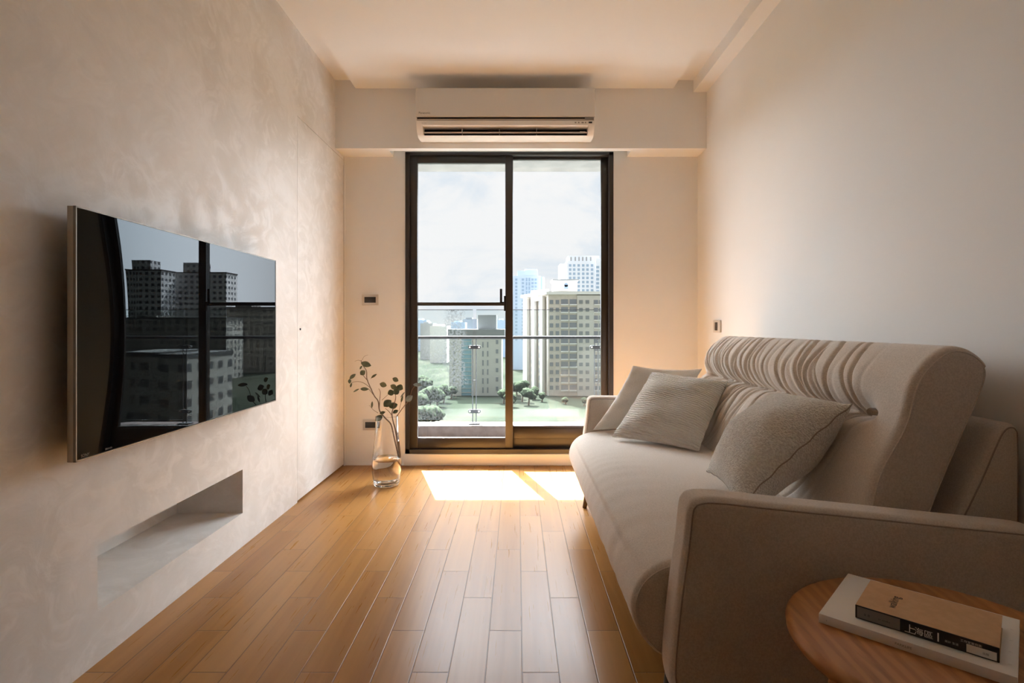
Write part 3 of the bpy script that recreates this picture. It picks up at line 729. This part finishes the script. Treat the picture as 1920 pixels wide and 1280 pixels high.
branch('eucalyptus branch leaning left out of the glass vase, with small dark leaves',
    [([(748, 858, 3.49), (738, 815, 3.48), (733, 795, 3.47), (722, 783, 3.46), (712, 770, D), (709, 752, D), (702, 742, D), (694, 725, D), (688, 710, D), (687, 695, D), (680, 684, D), (677, 675, D)], .0052, .0018),
     ([(702, 742, D), (694, 732, D), (690, 728, D)], .002, .001),
     ([(690, 714, D), (683, 706, D), (678, 700, D)], .0024, .0013),
     ([(697, 729, D), (684, 719, D - .02), (672, 715, D - .03), (660, 717, D - .03), (657, 722, D - .03)], .0018, .0008),
     ([(677, 677, D), (672, 675, D), (665, 677, D)], .001, .0006), ([(679, 675, D), (683, 668, D), (690, 665, D)], .001, .0006),
     ([(709, 774, D), (700, 768, D), (692, 759, D)], .0016, .0007), ([(695, 710, D), (700, 705, D)], .001, .0007)],
    [(677, 680, 695, 685, 11, D, 0), (676, 702, 684, 695, 10, D, 0), (675, 692, 678, 686, 4, D, 0), (696, 709, 706, 700, 5, D, 0),
     (656, 711, 666, 700, 8, D - .03, 0), (656, 719, 655, 710, 6, D - .03, 0), (657, 726, 659, 718, 4, D - .03, 0), (676, 729, 690, 729, 7, D, 0), (674, 729, 661, 734, 4, D, 0),
     (697, 765, 698, 752, 4, D, 0), (704, 789, 717, 778, 11, D, 0)], (VXc, VYc, .03))
branch('eucalyptus branch leaning right out of the glass vase towards the door frame',
    [([(750, 858, 3.47), (742, 810, 3.46), (737, 790, D), (735, 775, D), (738, 762, D), (742, 745, D), (740, 735, D)], .0050, .0018),
     ([(744, 780, D), (754, 766, D), (762, 756, D), (768, 748, D), (772, 732, D), (779, 722, D)], .0030, .0014),
     ([(716, 750, D), (726, 741, D), (732, 736, D)], .0015, .0008), ([(711, 768, D), (712, 750, D), (713, 735, D), (710, 728, D)], .0028, .0013),
     ([(735, 778, D), (728, 770, D), (722, 765, D)], .0024, .0013), ([(748, 770, D), (752, 755, D), (755, 742, D)], .0014, .0007)],
    [(712, 719, 725, 723, 10, D, 0), (736, 709, 747, 714, 9, D, 0), (732, 722, 744, 728, 10, D, 0), (744, 724, 755, 729, 13, D, 0), (727, 738, 739, 734, 12, D, 0), (738, 738, 748, 730, 12, D, 0),
     (720, 762, 733, 750, 15, D, 0), (730, 764, 745, 757, 14, D, 0), (737, 775, 746, 768, 8, D, 0), (752, 754, 755, 742, 4, D, 0), (712, 775, 722, 772, 6, D, 0),
     (762, 752, 772, 742, 12, D, 1), (775, 721, 790, 721, 8, D, 1), (751, 745, 758, 735, 3, D, 1)], (VXc + .02, VYc, .03))

# ------------------------------------------------------------------ the city outside
GZ = -24.2
m = M['ground'] = mat('grass_field', (.3, .34, .2), .95, Specular_IOR_Level=0)
f, c0 = var(m, (.017, .021, .015), (.031, .033, .025), .05, (1, .35, 1), 6, .4, .62)
tag(box('ground', -900, 900, 30, 900, GZ - 2, GZ, M['ground'], origin=(0, 100, GZ)), **S)
M['beige'] = mat('beige_facade', (.58, .52, .46), .8); var(M['beige'], (.54, .48, .42), (.62, .555, .49), .4)
M['pale'] = mat('pale_facade', (.60, .56, .51), .8)
M['white_f'] = mat('white_facade', (.55, .575, .62), .8, Specular_IOR_Level=.1)
M['blue_f'] = mat('pale_blue_facade', (.40, .475, .60), .8, Specular_IOR_Level=.1)
M['grey_f'] = mat('grey_facade', (.24, .245, .25), .8, Specular_IOR_Level=.1)
M['cream_f'] = mat('cream_facade', (.56, .54, .50), .8)
M['win'] = mat('window_dark_glass', (.22, .23, .25), .3)
M['winblue'] = mat('window_blue_glass', (.20, .28, .38), .3)
M['curtain'] = mat('teal_curtain_wall', (.25, .42, .50), .2)
M['slabw'] = mat('white_balcony_slab', (.74, .72, .69), .7)
def prism(bm, foot, z0, z1):
    a = [bm.verts.new((x, y, z0)) for x, y in foot]; b = [bm.verts.new((x, y, z1)) for x, y in foot]; n = len(foot)
    bm.faces.new(a[::-1]); bm.faces.new(b)
    for i in range(n): bm.faces.new((a[i], a[(i + 1) % n], b[(i + 1) % n], b[i]))
def block(name, foot, z0, z1, material, parent):
    bm = bmesh.new(); prism(bm, foot, z0, z1); return from_bm(name, bm, material, parent)
def bld(name, label, x, y): return thing(name, label, 'building', (x, y, GZ))
def repeat(proto, parent, places):
    """linked copies of one small part"""
    for k, v in enumerate(places):
        o = proto if k == 0 else proto.copy()
        if k: C.objects.link(o)
        o.parent = parent; o.location = Vector(v) - worldloc(parent)
def unit(name, w_, h_, dpt, material, ang=0):
    bm = bmesh.new(); add_box(bm, -w_ / 2, w_ / 2, -dpt, dpt, -h_ / 2, h_ / 2, mtx=Matrix.Rotation(ang, 4, 'Z'))
    o = from_bm(name, bm, material, None, (0, 0, 0)); return o
def PX(p, d): return (p - VX) * d / F
def PZ(p, d): return 1 - (p - VY) * d / F

# long beige apartment block on the right
d0 = 200.0
b = bld('apartment_block', 'beige balconied apartment block filling the right door pane', PX(1080, d0), d0 + 10)
xa, xb, xc = PX(1028, d0), PX(1082, d0), PX(1150, d0)
sx, sy = PX(981, 224.0), 224.0
zt = PZ(552, d0)
block('wall', [(xa, d0), (xb, d0), (xb, d0 + 24), (sx, sy + 2), (sx, sy)], GZ, zt, M['beige'], b)
block('side_wing', [(xb, d0 - .5), (xc, d0 - .5), (xc, d0 + 24), (xb, d0 + 24)], GZ, zt - .3, M['pale'], b)
block('cornice', [(xa - .8, d0 - 1.2), (xc, d0 - 1.2), (xc, d0 + 24), (sx - 1, sy + 2), (sx - 1, sy - .8)], zt, zt + 1.1, M['slabw'], b)
block('roof_pavilion', [(PX(1037, d0 + 6), d0 + 4), (PX(1081, d0 + 6), d0 + 4), (PX(1081, d0 + 6), d0 + 14), (PX(1037, d0 + 6), d0 + 14)], zt + 1.1, PZ(527, d0 + 6), M['pale'], b)
block('pavilion_roof', [(PX(1034.5, d0 + 6), d0 + 3), (PX(1083.5, d0 + 6), d0 + 3), (PX(1083.5, d0 + 6), d0 + 15), (PX(1034.5, d0 + 6), d0 + 15)], PZ(527, d0 + 6), PZ(524.5, d0 + 6), M['grey_f'], b)
bm = bmesh.new(); aw = PX(1061.5, d0 + 4); add_box(bm, aw - .75, aw + .75, d0 + 3.9, d0 + 4.05, PZ(541, d0 + 4), PZ(534, d0 + 4))
tube(bm, [(aw, d0 + 3.9, PZ(534, d0 + 4)), (aw, d0 + 4.05, PZ(534, d0 + 4))], .75, 16); from_bm('arched_window', bm, M['winblue'], b)
block('step_roof', [(PX(996, 214), 210), (PX(1026, 214), 203), (PX(1026, 214), 216), (PX(996, 214), 218)], zt - 2, PZ(544, 210), M['pale'], b)
st_h = 14.6 * d0 / F; rows = [PZ(566 + 14.6 * k, d0) for k in range(12)]
repeat(unit('window', 1.25, 1.45, .12, M['win']), b, [(PX(px_, d0), d0 - .05, z) for px_ in (1034, 1045) for z in rows])
repeat(unit('balcony_opening', 2.5, 1.75, .12, M['win']), b, [(PX(px_, d0), d0 - .05, z + .1) for px_ in (1058.5, 1074.5) for z in rows])
repeat(unit('balcony_slab', 2.75, .42, .5, M['slabw']), b, [(PX(px_, d0), d0 - .45, z - 1.0) for px_ in (1058.5, 1074.5) for z in rows])
repeat(unit('pale_window', 1.3, 1.3, .12, M['grey_f']), b, [(PX(px_, d0), d0 - .6, z) for px_ in (1089, 1101) for z in rows])
repeat(unit('end_window', 1.5, 1.4, .12, M['win']), b, [(PX(px_, d0), d0 - .6, z) for px_ in (1117, 1127) for z in rows])
repeat(unit('end_slab', 2.2, .35, .4, M['slabw']), b, [(PX(1119, d0), d0 - .9, z - 1.0) for z in rows])
ang = math.atan2(sy - d0, sx - xa)
side = Vector((sx - xa, sy - d0, 0)); nrm = Vector((side.y, -side.x, 0)).normalized() * -1
if nrm.y > 0: nrm = -nrm
for tt, mt_, nm in ((.14, 'pale', 'corner_bay'), (.45, 'slabw', 'side_bay'), (.75, 'pale', 'side_bay')):
    q = Vector((xa, d0, 0)) + side * tt + nrm * .4; e = side.normalized() * 1.3
    block(nm, [(q.x - e.x, q.y - e.y), (q.x + e.x, q.y + e.y), (q.x + e.x + nrm.x, q.y + e.y + nrm.y), (q.x - e.x + nrm.x, q.y - e.y + nrm.y)], GZ, zt - .5, M[mt_], b)
pl = []
for tt in (.30, .60, .90):
    q = Vector((xa, d0, 0)) + side * tt + nrm * .1
    pl += [(q.x, q.y, z) for z in rows]
repeat(unit('side_window', 2.0, 1.7, .12, M['win'], ang), b, pl)

# white tower behind it
d1 = 300.0
b = bld('white_tower', 'white high-rise tower behind the beige block at the right', PX(1100, d1), d1 + 10)
block('wall', [(PX(1063, d1), d1), (PX(1116, d1), d1), (PX(1116, d1), d1 + 16), (PX(1063, d1), d1 + 16)], GZ, PZ(489, d1), M['white_f'], b)
block('left_wing', [(PX(1051, d1), d1 + 3), (PX(1063, d1), d1 + 3), (PX(1063, d1), d1 + 16), (PX(1051, d1), d1 + 16)], GZ, PZ(493, d1), M['white_f'], b)
block('right_wing', [(PX(1116, d1), d1 - 2), (PX(1150, d1), d1 - 2), (PX(1150, d1), d1 + 16), (PX(1116, d1), d1 + 16)], GZ, PZ(484, d1), M['white_f'], b)
block('crown', [(PX(1066, d1), d1 + 1), (PX(1124, d1), d1 + 1), (PX(1124, d1), d1 + 14), (PX(1066, d1), d1 + 14)], PZ(489, d1), PZ(479, d1), M['white_f'], b)
repeat(unit('crown_slit', .7, 2.2, .15, M['grey_f']), b, [(PX(p_, d1), d1 + .9, PZ(485, d1)) for p_ in (1071, 1079, 1086, 1093, 1100, 1108)])
repeat(unit('window', 1.35, 1.35, .15, M['winblue']), b, [(PX(p_, d1), d1 - .05, PZ(497.5 + 7.8 * k, d1)) for p_ in (1069, 1076.5, 1085, 1093.5, 1101.5, 1110) for k in range(12)])
repeat(unit('wing_window', 1.6, 1.3, .15, M['winblue']), b, [(PX(1119.5, d1), d1 - 2.05, PZ(501.5 + 7.5 * k, d1)) for k in range(14)])

# blue tower on the left of the pane
d2_ = 320.0
b = bld('blue_tower', 'pale blue high-rise tower just right of the door stile', PX(990, d2_), d2_ + 10)
block('wall', [(PX(956, d2_), d2_), (PX(1014, d2_), d2_), (PX(1014, d2_), d2_ + 16), (PX(956, d2_), d2_ + 16)], GZ, PZ(517, d2_), M['blue_f'], b)
block('crown', [(PX(970, d2_), d2_ + 1), (PX(1009, d2_), d2_ + 1), (PX(1009, d2_), d2_ + 12), (PX(970, d2_), d2_ + 12)], PZ(517, d2_), PZ(507, d2_), M['blue_f'], b)
block('crown_top', [(PX(984, d2_), d2_ + 2), (PX(1008, d2_), d2_ + 2), (PX(1008, d2_), d2_ + 10), (PX(984, d2_), d2_ + 10)], PZ(507, d2_), PZ(503.5, d2_), M['blue_f'], b)
block('right_wing', [(PX(1014, d2_), d2_ + 2), (PX(1021.5, d2_), d2_ + 2), (PX(1021.5, d2_), d2_ + 14), (PX(1014, d2_), d2_ + 14)], GZ, PZ(518.5, d2_), M['blue_f'], b)
block('glass_strip', [(PX(1014.5, d2_), d2_ + 1.8), (PX(1017, d2_), d2_ + 1.8), (PX(1017, d2_), d2_ + 2), (PX(1014.5, d2_), d2_ + 2)], GZ, PZ(519, d2_), M['winblue'], b)
repeat(unit('window', 1.3, 1.25, .15, M['winblue']), b, [(PX(p_, d2_), d2_ - .05, PZ(524 + 6.6 * k, d2_)) for p_ in (968, 980.5, 998.5, 1004.5) for k in range(18)])
repeat(unit('narrow_window', .9, 2.0, .15, M['winblue']), b, [(PX(p_, d2_), d2_ - .05, PZ(524 + 8 * k, d2_)) for p_ in (987.5, 992.5) for k in range(12)])

# low cream office building seen through the left pane
b = bld('office_building', 'low cream office building with a teal glass strip behind the left door pane', PX(895, d0), d0 + 10)
def fr4(a, c_, y0, y1): return [(PX(a, d0), y0), (PX(c_, d0), y0), (PX(c_, d0), y1), (PX(a, d0), y1)]
block('wall', fr4(842, 865, d0, d0 + 20), GZ, PZ(630, d0), M['cream_f'], b)
block('right_wall', fr4(884, 940, d0, d0 + 20), GZ, PZ(630, d0), M['cream_f'], b)
block('curtain_wall', fr4(865, 884, d0 + .6, d0 + 20), GZ, PZ(630, d0), M['curtain'], b)
repeat(unit('curtain_mullion', PX(884, d0) - PX(865, d0), .18, .1, M['cream_f']), b, [(PX(874.5, d0), d0 + .5, PZ(640 + 8 * k, d0)) for k in range(13)])
block('roof', fr4(840, 946, d0 - .6, d0 + 21), PZ(630, d0), PZ(617, d0), M['grey_f'], b)
block('roof_box', fr4(895, 930, d0 + 3, d0 + 12), PZ(617, d0), PZ(590, d0), M['grey_f'], b)
repeat(unit('slot_window', .45, 2.0, .12, M['win']), b, [(PX(p_, d0), d0 - .05, PZ(646 + 17 * k, d0)) for p_ in (851, 905.5, 914.5) for k in range(6)])
repeat(unit('window', .85, 1.5, .12, M['win']), b, [(PX(932, d0), d0 - .05, PZ(641 + 17.5 * k, d0)) for k in range(6)])

# far blocks along the horizon
hz = [(788, 812, 606, 420, 'grey_f'), (806, 838, 611, 380, 'pale'), (846, 872, 604, 520, 'blue_f'), (868, 894, 598, 560, 'grey_f'), (930, 952, 600, 450, 'blue_f'), (776, 800, 600, 560, 'blue_f')]
for k, (a, c_, t_, dd, mm) in enumerate(hz):
    lab = ['grey block on the horizon at the left edge of the left pane', 'pale low block on the horizon beside the left stained glass', 'pale blue block on the horizon above the office roof at its left end',
           'grey block on the horizon just left of the roof box', 'pale blue block on the horizon right of the roof box', 'faint blue block on the horizon nearest the left door stile'][k]
    b = bld('distant_building', lab, PX((a + c_) / 2, dd), dd)
    block('wall', [(PX(a, dd), dd), (PX(c_, dd), dd), (PX(c_, dd), dd + 20), (PX(a, dd), dd + 20)], GZ, PZ(t_, dd), M[mm], b)
    block('roof_room', [(PX(a + 5, dd), dd + 2), (PX(c_ - 9, dd), dd + 2), (PX(c_ - 9, dd), dd + 14), (PX(a + 5, dd), dd + 14)], PZ(t_, dd), PZ(t_ - 3, dd), M[mm], b)
# hills
bm = bmesh.new(); rows_ = []
for j in range(8):
    row = []
    for i in range(61):
        x = -900 + 1900 * i / 60; t = j / 7; y = 640 + 240 * t
        h = math.sin(math.pi * t) * (26 + 9 * math.sin(x * .009 + 1) + 6 * math.sin(x * .023) + 3 * math.sin(x * .06 + y)) * 1.0
        row.append(bm.verts.new((x, y, GZ - .5 + max(0, h))))
    rows_.append(row)
for a, b_ in zip(rows_, rows_[1:]):
    for i in range(60): bm.faces.new((a[i], a[i + 1], b_[i + 1], b_[i]))
M['hill'] = mat('hazy_hill', (.032, .040, .048), .95, Specular_IOR_Level=0)
tag(from_bm('hills', bm, M['hill'], None, (0, 760, GZ)), **S)

# blocks beyond the right side, seen in the television glass
def grid_mat(name, wall, win, sx_, sz_):
    m = mat(name, wall, .8); nt = m.node_tree; sp = node(nt, 'ShaderNodeSeparateXYZ', {0: objco(nt)})
    fx = mth(nt, 'PINGPONG', mth(nt, 'DIVIDE', mth(nt, 'ADD', sp.outputs[0], sp.outputs[1]), sx_), .5); fz = mth(nt, 'PINGPONG', mth(nt, 'DIVIDE', sp.outputs[2], sz_), .5)
    k = mth(nt, 'MULTIPLY', mth(nt, 'GREATER_THAN', fx, .24), mth(nt, 'GREATER_THAN', fz, .26))
    nt.links.new(mixc(nt, k, wall, win), bsdf(m).inputs['Base Color']); return m
M['gridA'] = grid_mat('gridded_facade', (.58, .58, .58), (.05, .055, .065), 4.2, 4.0)
M['gridB'] = grid_mat('gridded_beige_facade', (.30, .28, .25), (.05, .05, .05), 3.6, 3.2)
M['darkroof'] = mat('dark_flat_roof', (.03, .03, .03), .9)
def rx(p_, dd): return 2 * -1.17 + (VX - p_) * dd / F      # place seen at pixel p_ in the television glass
rt = [('tall gridded tower seen leftmost in the television reflection', 214, 302, 507, 380, 'gridA', (234, 280, 487)),
      ('tall gridded tower seen beside the stile in the television reflection', 306, 424, 512, 405, 'gridA', (342, 378, 492)),
      ('beige gridded block seen right of the stile in the television reflection', 425, 530, 578, 300, 'gridB', (440, 470, 572)),
      ('wide dark gridded block seen in front of the towers in the television reflection', 200, 424, 598, 260, 'gridB', (250, 290, 592)),
      ('low dark roofed block seen at the lower left in the television reflection', 205, 300, 668, 105, 'gridB', (230, 250, 660)),
      ('low block with a pale roof seen below the towers in the television reflection', 300, 350, 672, 100, 'gridB', (315, 335, 665))]
for lab, a, c_, t_, dd, mm, cr in rt:
    b = bld('high_rise' if t_ < 600 else 'low_building', lab, rx((a + c_) / 2, dd), dd)
    def q4(a, c_, y0, y1): return [(rx(c_, dd), y0), (rx(a, dd), y0), (rx(a, dd), y1), (rx(c_, dd), y1)]
    block('wall', q4(a, c_, dd, dd + 16), GZ, PZ(t_, dd), M[mm], b)
    block('crown', q4(cr[0], cr[1], dd + 1, dd + 12), PZ(t_, dd), PZ(cr[2], dd), M[mm], b)
    block('parapet', q4(a - 1, c_ + 1, dd - .3, dd + 16.3), PZ(t_, dd), PZ(t_, dd) + .8, M['darkroof'], b)

# trees at the foot of the blocks
M['tree'] = mat('tree_foliage', (.10, .14, .06), .9, Specular_IOR_Level=0); f, _ = var(M['tree'], (.022, .029, .018), (.044, .053, .034), 1.2, detail=4)
M['bark'] = mat('tree_bark', (.12, .09, .06), .9)
def tree(label, x, y, h, r, seed):
    t = thing('tree', label, 'tree', (x, y, GZ), 'trees at the foot of the buildings')
    rnd = random.Random(seed)
    bm = bmesh.new()
    for k in range(7):
        a = rnd.uniform(0, 6.28); q = rnd.uniform(0, .55) * r
        mt_ = Matrix.Translation((x + math.cos(a) * q, y + math.sin(a) * q, GZ + h * rnd.uniform(.5, .82))) @ Matrix.Diagonal((1, 1, .8, 1))
        bmesh.ops.create_icosphere(bm, subdivisions=3, radius=r * rnd.uniform(.45, .7), matrix=mt_)
    for v in bm.verts: v.co += Vector((math.sin(v.co.z * 4 + v.co.x * 3), math.sin(v.co.x * 5), math.cos(v.co.y * 4 + v.co.x * 4))) * .10 * r * rnd.uniform(.2, 1)
    from_bm('crown', bm, M['tree'], t, angle=180)
    bm = bmesh.new(); tube(bm, [(x, y, GZ), (x + .2, y, GZ + h * .3), (x, y, GZ + h * .6)], [.35, .25, .15], 8); from_bm('trunk', bm, M['bark'], t)
tl = [(968, 192, 9, 4), (979, 196, 12, 5), (991, 192, 9, 4.5), (1003, 190, 7, 3.6), (1016, 192, 5, 2.6), (958, 188, 7, 4), (846, 192, 7, 4), (832, 190, 10, 5), (819, 188, 9, 5), (806, 190, 13, 6), (792, 187, 14, 6.5), (778, 190, 12, 6), (944, 192, 8, 4), (812, 170, 7, 5), (790, 165, 9, 6), (1095, 175, 4, 2.5), (1060, 178, 3.5, 2.4)]
wh = ['left of the beige block near the door stile, by the stile', 'tallest one at the left foot of the beige block', 'round one at the left corner of the beige block', 'small one before the beige block corner', 'smallest one before the beige block', 'half hidden behind the door stile',
      'small one at the left foot of the office building', 'round one just left of the office building', 'behind the water marks on the railing glass', 'tall one at the left of the water marks', 'tallest one at the left edge of the left pane', 'at the left edge behind the left door stile',
      'at the right foot of the office building', 'low one on the field below the water marks', 'on the field at the far left of the pane', 'shrub on the field in front of the beige block at its right', 'shrub on the field in front of the middle of the beige block']
PLACED = []
for k, (p_, dd, h, r) in enumerate(tl):
    while any((PX(p_, dd) - a) ** 2 + (dd - b_) ** 2 < ((r + c_) * .58 * 1.35) ** 2 for a, b_, c_ in PLACED): dd -= 4
    PLACED.append((PX(p_, dd), dd, r))
    tree('dark green tree, ' + wh[k], PX(p_, dd), dd, h * .62, r * .58, k)
